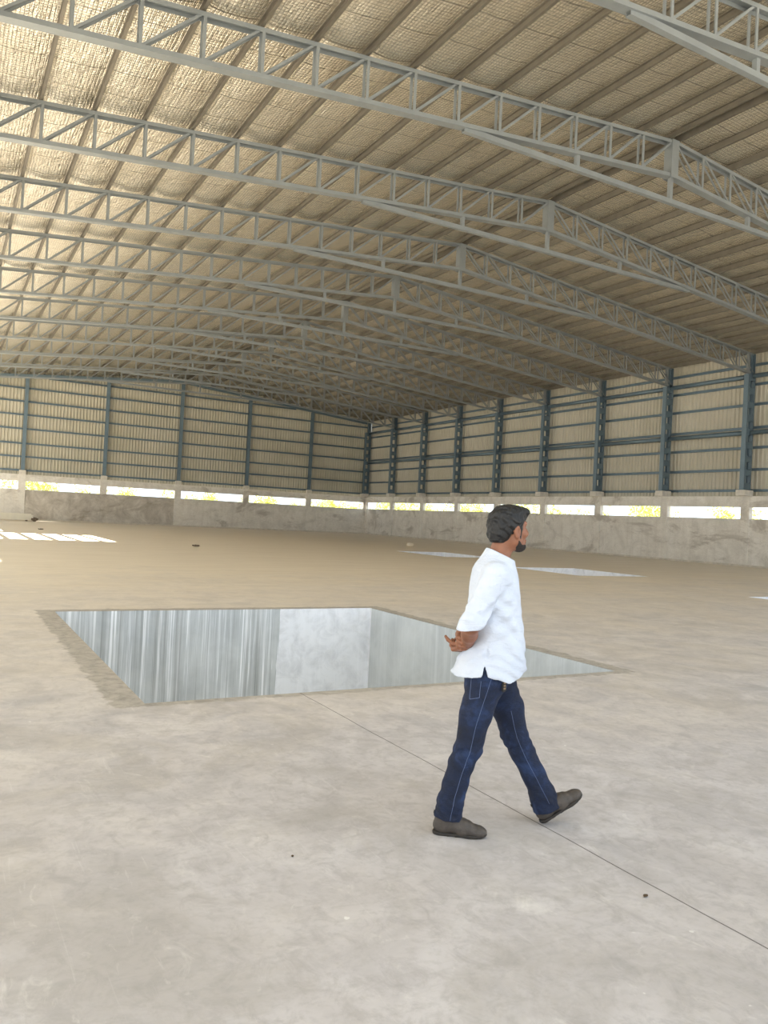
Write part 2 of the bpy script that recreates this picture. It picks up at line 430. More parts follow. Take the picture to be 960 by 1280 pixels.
# gable rafter on the far wall
for s in (-1,1):
    gr = MB().prism([(-.09,-.30),(.09,-.30),(.09,0),(-.09,0)], (XRID+s*.005,YF,ZRID-.02), (XRID+s*19.6,YF,zc(XRID+s*19.6)-.02), (0,1,0), (0,0,1))
    tag(obj('gable_rafter', gr.mesh('gable_rafter', M_STEEL)), 'blue grey steel rafter sloping along the top of the far wall, '+('left' if s < 0 else 'right')+' of the peak', 'rafter')

# ------------------------------------------------------------------ steel columns of the right wall
def column_meshes():
    z1 = zc(XR)-TD-.02-ZP
    out = {}
    X0, X1 = -.42, .20                                         # inner and outer channels
    b = MB(); b.prism(channel(.28,.11,.014), (X0,0,.02), (X0,0,z1), (0,1,0), (1,0,0)); out['inner_channel'] = b.mesh('inner_channel', M_STEEL)
    b = MB(); b.prism(channel(.28,.11,.014), (X1,0,.02), (X1,0,z1), (0,1,0), (-1,0,0)); out['outer_channel'] = b.mesh('outer_channel', M_STEEL)
    b = MB(); b.box(X0+.08,X1-.08,-.145,-.13,-.17,.17).box(X0+.08,X1-.08,.13,.145,-.17,.17); out['batten_plate'] = b.mesh('batten_plate', M_STEEL)
    b = MB(); b.box(X0-.06,X1+.04,-.2,.2,0,.02); out['base_plate'] = b.mesh('base_plate', M_STEEL)
    b = MB(); b.prism([(-.13,-.15),(.13,-.15),(.13,-.135),(.01,-.135),(.01,.135),(.13,.135),(.13,.15),(-.13,.15),(-.13,.135),(-.01,.135),(-.01,-.135),(-.13,-.135)], (.0,0,z1), (.0,0,zc(XR)+.02-ZP), (0,1,0), (1,0,0)); out['top_stub'] = b.mesh('top_stub', M_STEEL)
    b = MB(); b.box(X0-.02,X1+.02,-.16,.16,z1-.02,z1); out['cap_plate'] = b.mesh('cap_plate', M_STEEL)
    return out, z1
CM, CZ1 = column_meshes()
CNAMES = ['at the far right corner of the hall','next to the far right corner']+[f'{w} from the far corner' for w in ('third','fourth','fifth','sixth','seventh','eighth')]+['rightmost in the photo']
for n, k in enumerate(range(8, -1, -1)):
    y = YA+BAY*k - (.14 if k == 8 else 0)
    c = empty('steel_column', (XR-.10, y, ZP))
    tag(c, f'blue grey battened steel column on the right wall, {CNAMES[n]}', 'column', 'steel columns along the right wall')
    for nm in ('inner_channel','outer_channel','base_plate','top_stub','cap_plate'): obj(nm, CM[nm], c)
    nb = 9
    for i in range(nb): obj('batten_plate', CM['batten_plate'], c, (0,0,.22+i*(CZ1-.4)/(nb-1)))
# gable columns: plain I sections on the far wall
GL = ['rightmost of the five on the far wall','second from the right on the far wall','third from the right, at the gable peak','second from the left on the far wall','leftmost in view on the far wall']
for n, x in enumerate(GX[1:6]):
    L = zc(x)-.345-.14*SLOPE-ZP
    c = empty('gable_column', (x, YF-.02, ZP)); tag(c, f'blue grey steel gable column, {GL[n]}', 'column', 'steel columns on the far end wall')
    I = [(-.14,-.13),(.14,-.13),(.14,-.115),(.008,-.115),(.008,.115),(.14,.115),(.14,.13),(-.14,.13),(-.14,.115),(-.008,.115),(-.008,-.115),(-.14,-.115)]
    obj('shaft', MB().prism(I, (0,0,.02), (0,0,L), (1,0,0), (0,1,0)).mesh('shaft', M_STEEL), c)
    obj('base_plate', MB().box(-.2,.2,-.15,.16,0,.02).mesh('base_plate', M_STEEL), c)

# ------------------------------------------------------------------ girts and wall beams
def girt(x0,x1,y0,y1,z,h,label,name='wall_girt',cat='girt',group=None):
    b = MB()
    if x1-x0 > y1-y0: b.prism(channel(h,.09,.012), (x0,y1,z), (x1,y1,z), (0,0,1), (0,-1,0))
    else: b.prism(channel(h,.09,.012), (x1,y0,z), (x1,y1,z), (0,0,1), (-1,0,0))
    return tag(obj(name, b.mesh(name, M_STEEL)), label, cat, group)
RZ = [4.27,5.44,6.67,7.79,9.10,10.22,11.32]
RN = ['lowest, just above the concrete','second from the bottom','third from the bottom','just above the middle tie tube','fifth from the bottom','just below the upper tie tube','topmost under the eave']
for z, nm in zip(RZ, RN):
    girt(39.24,39.33,-.5,YF+.1,z,.15, f'long blue grey girt across the ribbed right wall, {nm}', group='girts on the right wall')
FZ = [4.25,5.42,6.55,7.80,9.00,10.14,11.28,12.31]
FN = ['lowest, just above the concrete','second from the bottom','third from the bottom','fourth from the bottom','fifth from the bottom','sixth from the bottom','second from the top','short topmost one under the gable peak']
for z, nm in zip(FZ, FN):
    hx = min(19.9, (ZRID-.32-z)/SLOPE)
    girt(max(XL+.02,XRID-hx), min(XRID+hx, 39.2), 73.66,73.75, z,.15, f'long blue grey girt across the ribbed far wall, {nm}', group='girts on the far wall')
ring = [(.13*math.cos(a),.13*math.sin(a)) for a in np.linspace(0,2*PI,14,endpoint=False)]
TUBE = MB().prism(ring, (0,.15,0), (0,BAY-.15,0), (1,0,0), (0,0,1)).mesh('tie_tube', M_STEEL, True)
for z, nm in ((7.47,'mid height'),(10.62,'high')):
    for k in range(-1, 8):
        o = obj('tie_tube', TUBE if k < 7 else MB().prism(ring, (0,.15,0), (0,BAY-.29,0), (1,0,0), (0,0,1)).mesh('tie_tube', M_STEEL, True), None, (XR-.10, YA+BAY*k, z))
        wh = ['in the far corner bay','second bay from far corner','third bay from far corner','fourth bay from far corner','fifth bay from far corner','sixth bay from far corner','seventh bay from far corner','last full bay at right','cut by photo edge'][7-k]
        tag(o, f'thick blue grey {nm} tie tube on the right wall, {wh}', 'tie beam', 'tie tubes between the right wall columns')

# ------------------------------------------------------------------ loose things on the floor
M_PANEL = simple('cream_sheet_edge', rgb(232,226,208), .5, 0, 2, .06)
PN = ['bottom of the stack','second from the bottom','third from the bottom','third from the top','second from the top','topmost of the stack']
for i in range(6):
    z0 = .10+i*.085
    b = MB().box(-2.6+.1*i,1.95-.05*i-.10*(i%2),-.45,.45,0,.075)
    for k in range(6): b.box(-2.4+.1*i,1.6,-.42+.15*k,-.38+.15*k,.075,.083)
    tag(obj('sheet_panel', b.mesh('sheet_panel', M_PANEL), None, (4.7,70.3,z0)), 'long cream sheet panel stacked by the far wall, '+PN[i], 'panel', 'cream panels stacked by the far wall')
for k, x in enumerate((3.3,6.0)):
    tag(obj('timber_bearer', MB().box(-.05,.05,-.5,.5,0,.10).mesh('timber_bearer', simple('old_timber', rgb(120,96,70), .8)), None, (x,70.3,0)), 'short timber bearer under the cream panels, '+['left one','right one'][k], 'timber', 'bearers under the panel stack')
def crumpled(name, size, mat, loc, label, cat, flat=.4, seed=0):
    rs = random.Random(seed); bm = bmesh.new(); bmesh.ops.create_icosphere(bm, subdivisions=3, radius=1)
    for v in bm.verts:
        n = .72+.5*abs(math.sin(v.co.x*5+seed)*math.cos(v.co.y*4.3+seed*2))+.12*rs.random()
        v.co = Vector((v.co.x*n*size[0], v.co.y*n*size[1], (v.co.z+.7)*n*size[2]))
    mz = min(v.co.z for v in bm.verts)
    for v in bm.verts: v.co.z -= mz
    me = bpy.data.meshes.new(name); bm.to_mesh(me); bm.free(); me.materials.append(mat)
    return tag(obj(name, me, None, loc), label, cat)
M_PAPER = simple('dirty_white_sack', rgb(226,214,192), .8, 0, 5, .1)
M_DARK = simple('dark_rubbish', rgb(112,98,82), .85, 0, 8, .2)
crumpled('crumpled_sack', (.22,.16,.11), M_PAPER, (25.6,42.1,0), 'small pale crumpled sack on the floor before the far corner', 'sack', seed=1)
crumpled('cloth_scrap', (.17,.10,.035), M_DARK, (9.73,33.96,0), 'dark flat scrap lying on the tan floor near the far wall', 'scrap', seed=2)
crumpled('rag', (.22,.2,.16), M_DARK, (6.55,69.55,.0), 'small dark rag at the right end of the cream panels', 'rag', seed=3)
def leaf(loc, rz, L, label):
    b = MB(); n = 8; pts = []
    for i in range(n+1):
        u = i/n; w = .28*L*math.sin(PI*min(1,u*.97+.02)); z = .004+.12*L*(u-.5)**2
        pts.append(((u-.5)*L, w, z))
    vs = [(x,-w,z+.25*w) for x,w,z in pts]+[(x,0,z) for x,w,z in pts]+[(x,w,z+.25*w) for x,w,z in pts]
    vs2 = [(x,y,z+.0015) for x,y,z in vs]; m = n+1
    f = []
    for r in (0,1):
        for i in range(n): f.append((r*m+i,r*m+i+1,(r+1)*m+i+1,(r+1)*m+i))
    k = len(vs); f += [tuple(i+k for i in reversed(q)) for q in f]
    b.add(vs+vs2, f)
    tag(obj('dry_leaf', b.mesh('dry_leaf', simple('brown_leaf', rgb(84,66,46), .8)), None, loc, rz), label, 'leaf', 'dry leaves on the floor')
crumpled('plastic_scrap', (.16,.10,.03), M_DARK, (5.02,49.5,0), 'thin dark scrap on the floor just beyond the sunlit patch', 'scrap', seed=5)
LEAF_AT = [((2.73,2.38,0),.3,.035,'curled dry brown leaf on the floor below the man, near the saw cut'),
           ((1.48,3.33,0),1.2,.022,'tiny dry leaf left of the man, on bare concrete')]
for a in LEAF_AT: leaf(*a)

# ------------------------------------------------------------------ trees outside, seen through the wall slots
def leaf_material():
    t = NT('yellow_green_leaves'); v = t.coord()
    t.color(t.ramp(t.noise(v, 1.4, 4), [(.3,rgb(150,158,66)),(.55,rgb(186,190,92)),(.75,rgb(214,206,120))])).set(Roughness=.6)
    return t.m
M_LEAF = leaf_material(); M_BARK = simple('tree_bark', rgb(120,100,78), .9, 0, 8, .2, .4)
def crown_mesh(seed):
    rs = np.random.RandomState(seed); V = []; F = []
    cl = [(rs.uniform(-1.5,1.5), rs.uniform(-1.5,1.5), rs.uniform(1.3,3.6), rs.uniform(.6,1.15)) for _ in range(13)]
    for cx,cy,cz,r in cl:
        for _ in range(120):
            d = rs.normal(size=3); d /= np.linalg.norm(d); p = np.array([cx,cy,cz])+d*r*rs.uniform(.55,1.0)
            u = rs.normal(size=3); u /= np.linalg.norm(u); w = np.cross(u, rs.normal(size=3)); w /= np.linalg.norm(w)
            s = rs.uniform(.08,.17); n = len(V)
            V += [p-u*s, p+w*s*.5, p+u*s, p-w*s*.5]; F.append((n,n+1,n+2,n+3))
    return mesh_from('crown', V, F, M_LEAF)
CROWNS = [crown_mesh(i) for i in range(4)]
def trunk_mesh(seed):
    rs = random.Random(seed); b = MB()
    def limb(a, c, r0, r1):
        a = Vector(a); c = Vector(c); d = (c-a).normalized(); u = d.orthogonal().normalized(); w = d.cross(u); n = 8
        vs = [a+(u*math.cos(t)+w*math.sin(t))*r0 for t in np.linspace(0,2*PI,n,endpoint=False)]+[c+(u*math.cos(t)+w*math.sin(t))*r1 for t in np.linspace(0,2*PI,n,endpoint=False)]
        b.add(vs, [(i,(i+1)%n,n+(i+1)%n,n+i) for i in range(n)]+[tuple(range(n-1,-1,-1)),tuple(range(n,2*n))])
    limb((0,0,-.1),(.1,.05,1.5),.14,.10)
    for k in range(5): limb((.1,.05,1.4),(rs.uniform(-1.1,1.1),rs.uniform(-1.1,1.1),rs.uniform(2.3,3.2)),.07,.02)
    return b.mesh('trunk', M_BARK)
TRUNKS = [trunk_mesh(i) for i in range(4)]
def tree(i, x, y, s, rz, label, group):
    r = empty('leafy_tree', (x,y,-.12), rz); r.scale = (s,s,s)
    obj('crown', CROWNS[i%4], r); obj('trunk', TRUNKS[i%4], r); tag(r, label, 'tree', group)
rs = random.Random(11)
for i in range(24):                                           # beyond the right wall
    y = 24+i*4.7+rs.uniform(-.4,.4)
    tree(i, 39+rs.uniform(15,18)+6*(i%2), y+8, rs.uniform(1.0,1.35), rs.uniform(0,6), 'bright yellow green tree outside, seen through the slots of the right wall', 'trees outside the right wall')
for i in range(10):                                           # beyond the far wall
    x = 5+i*4.6+rs.uniform(-.4,.4)
    tree(i+1, x, 73.5+rs.uniform(14,17)+7*(i%2), rs.uniform(.95,1.25), rs.uniform(0,6), 'bright yellow green tree outside, seen through the slots of the far wall', 'trees outside the far wall')


# ------------------------------------------------------------------ the walking man (local axes: x forward, y his left, z up)
class Field:
    """signed distance volume; parts are blended smoothly and meshed by surface nets"""
    def __init__(s, lo, hi, h):
        s.lo = np.array(lo, float); s.h = h; s.n = np.ceil((np.array(hi)-s.lo)/h).astype(int)+1
        s.d = np.full(s.n, .08, np.float32)
    def win(s, lo, hi, pad):
        a = np.clip(np.floor((np.array(lo)-pad-s.lo)/s.h).astype(int), 0, s.n); b = np.clip(np.ceil((np.array(hi)+pad-s.lo)/s.h).astype(int)+1, 0, s.n)
        sl = tuple(slice(i,j) for i,j in zip(a,b))
        ax = [s.lo[k]+s.h*np.arange(a[k],b[k]) for k in range(3)]
        return sl, np.meshgrid(*ax, indexing='ij')
    def put(s, sl, d, k, sub=False):
        o = s.d[sl]
        if sub: d = -d
        if k > 0:
            if sub:
                t = np.clip(.5-.5*(d-o)/k, 0, 1); r = d*(1-t)+o*t+k*t*(1-t)
            else:
                t = np.clip(.5+.5*(d-o)/k, 0, 1); r = d*(1-t)+o*t-k*t*(1-t)
        else: r = np.maximum(o,d) if sub else np.minimum(o,d)
        s.d[sl] = r
    def cone(s, a, b, ra, rb, k=.012, sub=False, flat=None):
        """round cone; flat = (unit axis, factor) squashes it along an axis"""
        a = np.array(a,float); b = np.array(b,float); m = max(ra,rb)*(1.5 if flat else 1)
        sl,(X,Y,Z) = s.win(np.minimum(a,b)-m, np.maximum(a,b)+m, k+.02)
        ba = b-a; L2 = max(ba@ba,1e-9)
        px,py,pz = X-a[0],Y-a[1],Z-a[2]
        t = np.clip((px*ba[0]+py*ba[1]+pz*ba[2])/L2, 0, 1)
        qx,qy,qz = px-t*ba[0],py-t*ba[1],pz-t*ba[2]
        if flat:
            n,fc = flat; n = np.array(n,float); n /= np.linalg.norm(n); c = (qx*n[0]+qy*n[1]+qz*n[2])*(fc-1)
            qx,qy,qz = qx+c*n[0],qy+c*n[1],qz+c*n[2]
        s.put(sl, np.sqrt(qx*qx+qy*qy+qz*qz)-(ra+(rb-ra)*t), k, sub)
    def ell(s, c, r, k=.012, R=None, sub=False):
        c = np.array(c,float); r = np.array(r,float); m = r.max() if R is not None else r
        sl,(X,Y,Z) = s.win(c-m, c+m, k+.02)
        p = [X-c[0],Y-c[1],Z-c[2]]
        if R is not None: p = [R[0][i]*p[0]+R[1][i]*p[1]+R[2][i]*p[2] for i in range(3)]
        q = np.sqrt(sum((p[i]/r[i])**2 for i in range(3))); g = np.sqrt(sum((p[i]/r[i]**2)**2 for i in range(3)))
        s.put(sl, np.where(q < 1e-6, -r.min(), q*(q-1)/np.maximum(g,1e-6)), k, sub)
    def grid(s):
        ax = [s.lo[k]+s.h*np.arange(s.n[k]) for k in range(3)]
        return np.meshgrid(*ax, indexing='ij')
    def mesh(s, name, mat, relax=1):
        d = s.d; inn = d < 0; nx,ny,nz = d.shape
        d[[0,-1]] = .05; d[:,[0,-1]] = .05; d[:,:,[0,-1]] = .05; inn = d < 0
        cnt = np.zeros((nx-1,ny-1,nz-1), np.int8)
        for i in (0,1):
            for j in (0,1):
                for k in (0,1): cnt += inn[i:nx-1+i,j:ny-1+j,k:nz-1+k]
        act = np.argwhere((cnt > 0) & (cnt < 8))
        idx = np.full(cnt.shape, -1, np.int32); idx[tuple(act.T)] = np.arange(len(act))
        acc = np.zeros((len(act),3)); num = np.zeros(len(act))
        cs = [(i,j,k) for i in (0,1) for j in (0,1) for k in (0,1)]
        val = {c: d[act[:,0]+c[0],act[:,1]+c[1],act[:,2]+c[2]].astype(float) for c in cs}
        for c in cs:
            for ax in range(3):
                if c[ax] == 0:
                    e = list(c); e[ax] = 1; e = tuple(e)
                    a,b = val[c],val[e]; cr = (a < 0) != (b < 0); t = np.where(cr, a/np.where(cr, a-b, 1), 0)
                    p = np.tile(np.array(c,float), (len(act),1)); p[:,ax] = t
                    acc[cr] += p[cr]; num[cr] += 1
        V = s.lo+s.h*(act+acc/num[:,None]); F = []
        for ax in range(3):
            a1,a2 = [(1,2),(2,0),(0,1)][ax]
            A = [slice(None)]*3; B = [slice(None)]*3; A[ax] = slice(0,-1); B[ax] = slice(1,None)
            ia,ib = inn[tuple(A)], inn[tuple(B)]
            e = np.argwhere(ia != ib); e = e[(e[:,a1] > 0) & (e[:,a2] > 0) & (e[:,a1] < d.shape[a1]-1) & (e[:,a2] < d.shape[a2]-1)]
            def at(o1,o2):
                q = e.copy(); q[:,a1] -= o1; q[:,a2] -= o2; return idx[tuple(q.T)]
            q = np.stack([at(1,1),at(0,1),at(0,0),at(1,0)],1); fl = ~ia[tuple(e.T)]
            q[fl] = q[fl][:,::-1]; F.append(q)
        F = np.concatenate(F)
        for _ in range(relax):                                # one light Laplacian pass
            S = np.zeros_like(V); N = np.zeros(len(V))
            for i in range(4):
                for j in ((i+1)%4,(i+3)%4): np.add.at(S, F[:,i], V[F[:,j]]); np.add.at(N, F[:,i], 1)
            V = V*.5+.5*S/np.maximum(N,1)[:,None]
        me = bpy.data.meshes.new(name); me.vertices.add(len(V)); me.vertices.foreach_set('co', V.astype(np.float32).ravel())
        me.loops.add(F.size); me.loops.foreach_set('vertex_index', F.astype(np.int32).ravel())
        me.polygons.add(len(F)); me.polygons.foreach_set('loop_start', np.arange(0,F.size,4,dtype=np.int32))
        me.polygons.foreach_set('loop_total', np.full(len(F),4,np.int32)); me.polygons.foreach_set('use_smooth', np.ones(len(F),bool))
        me.update(calc_edges=True); me.validate(); me.materials.append(mat)
        return me

def skin_mat():
    t = NT('warm_brown_skin'); v = t.coord()
    t.color(t.ramp(t.noise(v, 14, 4), [(.3,rgb(122,77,54)),(.7,rgb(148,97,70))])).set(Roughness=.5)
    t.b.inputs['Subsurface Weight'].default_value = .06; t.b.inputs['Subsurface Radius'].default_value = (.02,.008,.004)
    return t.m
def shirt_mat():
    t = NT('white_cotton'); v = t.coord()
    t.color(t.ramp(t.noise(v, 5, 4), [(.3,rgb(197,204,217)),(.7,rgb(208,215,227))])).set(Roughness=.85)
    h = t.math('ADD', t.noise(t.coord((1,1,2.6)), 11, 5, .6, 1.2), t.math('MULTIPLY', t.noise(v, 160, 2), .06))
    t.bump(h, .55, .018); return t.m
def denim_mat():
    t = NT('dark_blue_denim'); v = t.coord()
    c = t.ramp(t.noise(v, 9, 6, .65, .4), [(.28,rgb(11,18,36)),(.5,rgb(18,31,58)),(.75,rgb(40,62,102))])
    t.color(c).set(Roughness=.85)
    t.bump(t.math('ADD', t.noise(t.coord((1,1,2.2)), 16, 5, .6, .8), t.math('MULTIPLY', t.noise(v, 220, 2), .08)), .5, .014); return t.m
M_SKIN = skin_mat(); M_SHIRT = shirt_mat(); M_DENIM = denim_mat()
def hair_mat():
    t = NT('black_hair'); v = t.coord((1,1,.35)); n = t.noise(v, 95, 4, .7, 1.8)
    t.color(t.ramp(n, [(.3,rgb(5,5,5)),(.75,rgb(20,17,15))])).set(Roughness=.42); t.bump(n, .8, .006); return t.m
M_HAIR = hair_mat()
M_BEARD = simple('short_black_beard', rgb(34,25,21), .75, 0, 80, .4, .5)
M_SHOE = simple('worn_grey_brown_leather', rgb(76,68,61), .6, 0, 30, .25, .25)
M_SOLE = simple('dark_rubber_sole', rgb(50,45,40), .8, 0, 25, .2)
M_STITCH = simple('pale_stitching', rgb(92,106,138), .8)
M_EYE = simple('eye_white', rgb(190,182,172), .3); M_IRIS = simple('dark_iris', rgb(30,20,14), .2)
M_FOB = simple('black_fob_plastic', rgb(24,22,22), .4); M_BRASS = simple('fob_metal', rgb(130,112,92), .35, .8)

TURN = math.radians(20); HC = np.array([-.030,0,0])           # head turned to his left
ct,st = math.cos(TURN),math.sin(TURN); HR = np.array([[ct,-st,0],[st,ct,0],[0,0,1]])
def H(x,y,z): return HC+HR@np.array([x,y,z])
HRo = HR.tolist()
def hell(F, c, r, **k): F.ell(H(*c), r, R=HRo, **k)
RE, RW = np.array((-.246,-.224,1.068)), np.array((-.228,-.050,.948))     # right elbow, wrist
LE, LW = np.array((-.130,.235,1.070)), np.array((-.252,.045,.985))
RS, LS = np.array((-.118,-.165,1.325)), np.array((-.118,.165,1.325))
RLEG = [((-.125,-.090,.80),.098),((-.178,-.100,.60),.080),((-.206,-.112,.44),.068),((-.240,-.118,.36),.063),((-.268,-.122,.25),.062),((-.290,-.126,.155),.067),((-.298,-.128,.085),.072)]
LLEG = [((-.055,.090,.80),.098),((.030,.092,.60),.084),((.072,.085,.46),.070),((.118,.072,.37),.064),((.180,.055,.255),.061),((.232,.042,.150),.069),((.256,.037,.084),.073)]
SHOES = (((-.372,-.118,0),math.radians(-11),0),((.226,.036,.004),math.radians(4),math.radians(-33)))
def head_shape(F, grow=0.0):
    k = .018
    hell(F, (-.015,0,1.585), (.098+grow,.076+grow,.092+grow), k=k)
    hell(F, (.030,0,1.535), (.066+grow,.060+grow,.088+grow), k=.03)
    F.cone(H(.015,-.048,1.495), H(.066,-.012,1.464), .026+grow, .020+grow, k=.025)
    F.cone(H(.015,.048,1.495), H(.066,.012,1.464), .026+grow, .020+grow, k=.025)
    hell(F, (.079,0,1.468), (.021+grow,.026+grow,.019+grow), k=.02)

def hand(F, wrist, fwd, up, side, curl, thumb_sign, L=.178):
    """wrist point, axis to the fingers, back-of-hand normal, axis across the knuckles (index side positive)"""
    fwd = np.array(fwd,float); fwd /= np.linalg.norm(fwd)
    side = np.array(side,float); side -= fwd*(side@fwd); side /= np.linalg.norm(side)
    up = np.cross(fwd, side)*np.sign(np.dot(np.cross(fwd,side), up)); pl = L*.50
    P = lambda a,b,c: wrist+fwd*a+side*b+up*c
    F.cone(P(-.01,0,0), P(.012,0,0), .026, .027, k=.012, flat=(up,1.35))
    for j,b in enumerate((.030,.010,-.010,-.029)):             # palm built on four metacarpals
        F.cone(P(.008,b*.6,0), P(pl-(.004 if j == 3 else 0),b,0), .0145, .0125, k=.012)
    lens = (.066,.074,.070,.054)
    for j,b in enumerate((.031,.0105,-.0105,-.030)):           # four unequal fingers bent at the knuckles
        p = P(pl-(.006 if j in (0,3) else 0), b, 0); ang = 0; r = .0098 if j < 3 else .0086
        spread = (.10,.03,-.03,-.11)[j]
        for s_,fr in enumerate((.45,.31,.24)):
            ang += math.radians(curl[s_]+3*j)
            dv = fwd*math.cos(ang)-up*math.sin(ang)+side*spread*math.cos(ang); dv /= np.linalg.norm(dv)
            q = p+dv*lens[j]*fr; F.cone(p, q, r, r*.9, k=.003); p = q; r *= .9
    p = P(.022,.026*thumb_sign,-.006)                          # thumb from the side of the palm
    for s_,(a,ln) in enumerate(((.95,.040),(.55,.032),(.25,.026))):
        dv = fwd*math.cos(a)+side*thumb_sign*math.sin(a)-up*(.45+.5*s_); dv /= np.linalg.norm(dv)
        q = p+dv*ln; F.cone(p, q, .0125-.0015*s_, .0112-.0015*s_, k=.006); p = q

def build_body():
    F = Field((-.42,-.34,.0), (.40,.34,1.72), .0042)
    head_shape(F)
    # face
    F.cone(H(.084,0,1.580), H(.108,0,1.540), .0095, .0135, k=.010); hell(F, (.106,0,1.532), (.012,.017,.010), k=.008)
    for q in (-1,1):
        F.cone(H(.083,q*.012,1.588), H(.070,q*.046,1.590), .0105, .009, k=.014)
        hell(F, (.094,q*.033,1.567), (.018,.018,.012), k=.010, sub=True)
        hell(F, (.066,q*.040,1.535), (.026,.022,.020), k=.018)
        hell(F, (.004,q*.078,1.542), (.020,.009,.033), k=.008); hell(F, (.008,q*.084,1.546), (.009,.006,.018), k=.006, sub=True)
        hell(F, (.006,q*.077,1.517), (.009,.008,.011), k=.006)
    F.cone(H(.090,-.020,1.500), H(.090,.020,1.500), .0075, .0075, k=.006); F.cone(H(.088,-.018,1.489), H(.088,.018,1.489), .0085, .0085, k=.006)
    # neck, trunk
    F.cone((-.052,0,1.50), (-.085,0,1.38), .054, .060, k=.03)
    F.cone((-.078,-.03,1.385), (-.112,-.14,1.315), .038, .040, k=.03); F.cone((-.078,.03,1.385), (-.112,.14,1.315), .038, .040, k=.03)
    F.ell((-.10,0,1.24), (.088,.150,.17), k=.04); F.ell((-.085,0,1.03), (.088,.135,.16), k=.05); F.ell((-.095,0,.86), (.095,.135,.12), k=.05)
    for leg in (RLEG, LLEG):
        pts = [(np.array(p), r*(.74 if i < len(leg)-2 else .52)) for i,(p,r) in enumerate(leg)]
        for (a,ra),(b,rb) in zip(pts, pts[1:]): F.cone(a, b, ra, rb*.92, k=.02)
    for (loc,rz,pitch),leg in zip(SHOES,(RLEG,LLEG)):
        T = lambda *p: np.array(Matrix.Translation(loc) @ Matrix.Rotation(rz,4,'Z') @ Matrix.Rotation(pitch,4,'Y') @ Vector(p))
        F.cone(leg[-1][0], T(.058,0,.060), .034, .022, k=.02); F.cone(T(.045,0,.042), T(.165,.002,.034), .024, .018, k=.02)
    # arms clasped behind the back
    for S_,E_,W_ in ((RS,RE,RW),(LS,LE,LW)):
        F.cone(S_, E_, .046, .042, k=.03); F.cone(E_, E_*.55+W_*.45, .043, .041, k=.015); F.cone(E_*.55+W_*.45, W_, .041, .028, k=.015)
    hand(F, RW+np.array((-.004,.012,-.012)), (-.40,.78,-.34), (.05,-.42,-.90), (-.80,-.55,.15), (50,54,38), 1, L=.158)
    hand(F, LW+np.array((-.004,-.014,-.004)), (-.22,-.92,-.28), (-.90,.15,.35), (-.15,-.25,.95), (30,42,30), 1)
    return F.mesh('body', M_SKIN)

def build_hair():
    F = Field((-.20,-.17,1.40), (.14,.17,1.72), .0034)
    hell(F, (-.018,0,1.592), (.106,.084,.092), k=.01); hell(F, (-.060,0,1.540), (.062,.068,.072), k=.02)
    hell(F, (.030,0,1.640), (.072,.066,.042), k=.02); hell(F, (.072,-.01,1.648), (.034,.050,.022), k=.015)
    X,Y,Z = F.grid(); P = [(X-HC[0])*HR[0,i]+(Y-HC[1])*HR[1,i] for i in (0,1)]; hx,hy = P
    curl = .0017*np.sin(hx*150+3*np.sin(Z*90))*np.sin(hy*140+2*np.sin(hx*70))+.0014*np.sin(Z*170+4*np.sin(hy*60+hx*50))
    lock = .0022*np.sin(hx*60+Z*120+5*np.sin(hy*40))
    F.d += (curl+lock).astype(np.float32)
    # hairline: brow, temple, sideburn, ear and nape
    front = np.where(Z > 1.628, .106, np.where(Z > 1.60, .064+(Z-1.60)*1.0, .040))
    face = (hx-front)
    side = np.where(Z < 1.566, hx+.012, -1.0)                  # behind the ear below its top
    burn = np.maximum(np.maximum(np.abs(hx-.030)-.011, 1.525-Z), np.maximum(Z-1.58, .052-np.abs(hy)))
    low = 1.482+.10*np.clip(hx+.07,0,.1)-Z
    cut = np.maximum(np.maximum(face, side), low)
    F.d = np.maximum(F.d, np.minimum(cut, burn)).astype(np.float32)
    for q in (-1,1): F.cone(H(.030,q*.066,1.612), H(.029,q*.0625,1.505), .012, .0075, k=.012)
    return F.mesh('hair', M_HAIR)

def build_beard():
    F = Field((-.12,-.12,1.41), (.13,.13,1.58), .0032)
    head_shape(F, .0018)
    X,Y,Z = F.grid(); hx = (X-HC[0])*HR[0,0]+(Y-HC[1])*HR[1,0]; hy = (X-HC[0])*HR[0,1]+(Y-HC[1])*HR[1,1]
    top = 1.479+np.clip(.050-hx,0,.06)*.70
    jaw = np.maximum(Z-top, .014-hx)
    must = np.maximum(np.maximum(np.abs(Z-1.513)-.006, .070-hx), np.abs(hy)-.030)
    F.d = np.maximum(F.d, np.minimum(jaw, must)+.0006*np.sin(hx*420)*np.sin(Z*400+hy*300)).astype(np.float32)
    return F.mesh('beard', M_BEARD)

def sections(F, rows, k):
    """stack of super-elliptic cross sections (z, x back, x front, half width)"""
    X,Y,Z = F.grid(); zs = np.array([r[0] for r in rows][::-1])
    f = lambda i: np.interp(Z, zs, np.array([r[i] for r in rows][::-1]))
    xb,xf,hw = f(1),f(2),f(3); cx = (xb+xf)/2; a = (xf-xb)/2
    px = np.abs(X-cx)/a; py = np.abs(Y)/hw; q = (px**2.3+py**2.3)**(1/2.3)
    d = (q-1)*np.minimum(a,hw)*.92
    return d, X, Y, Z

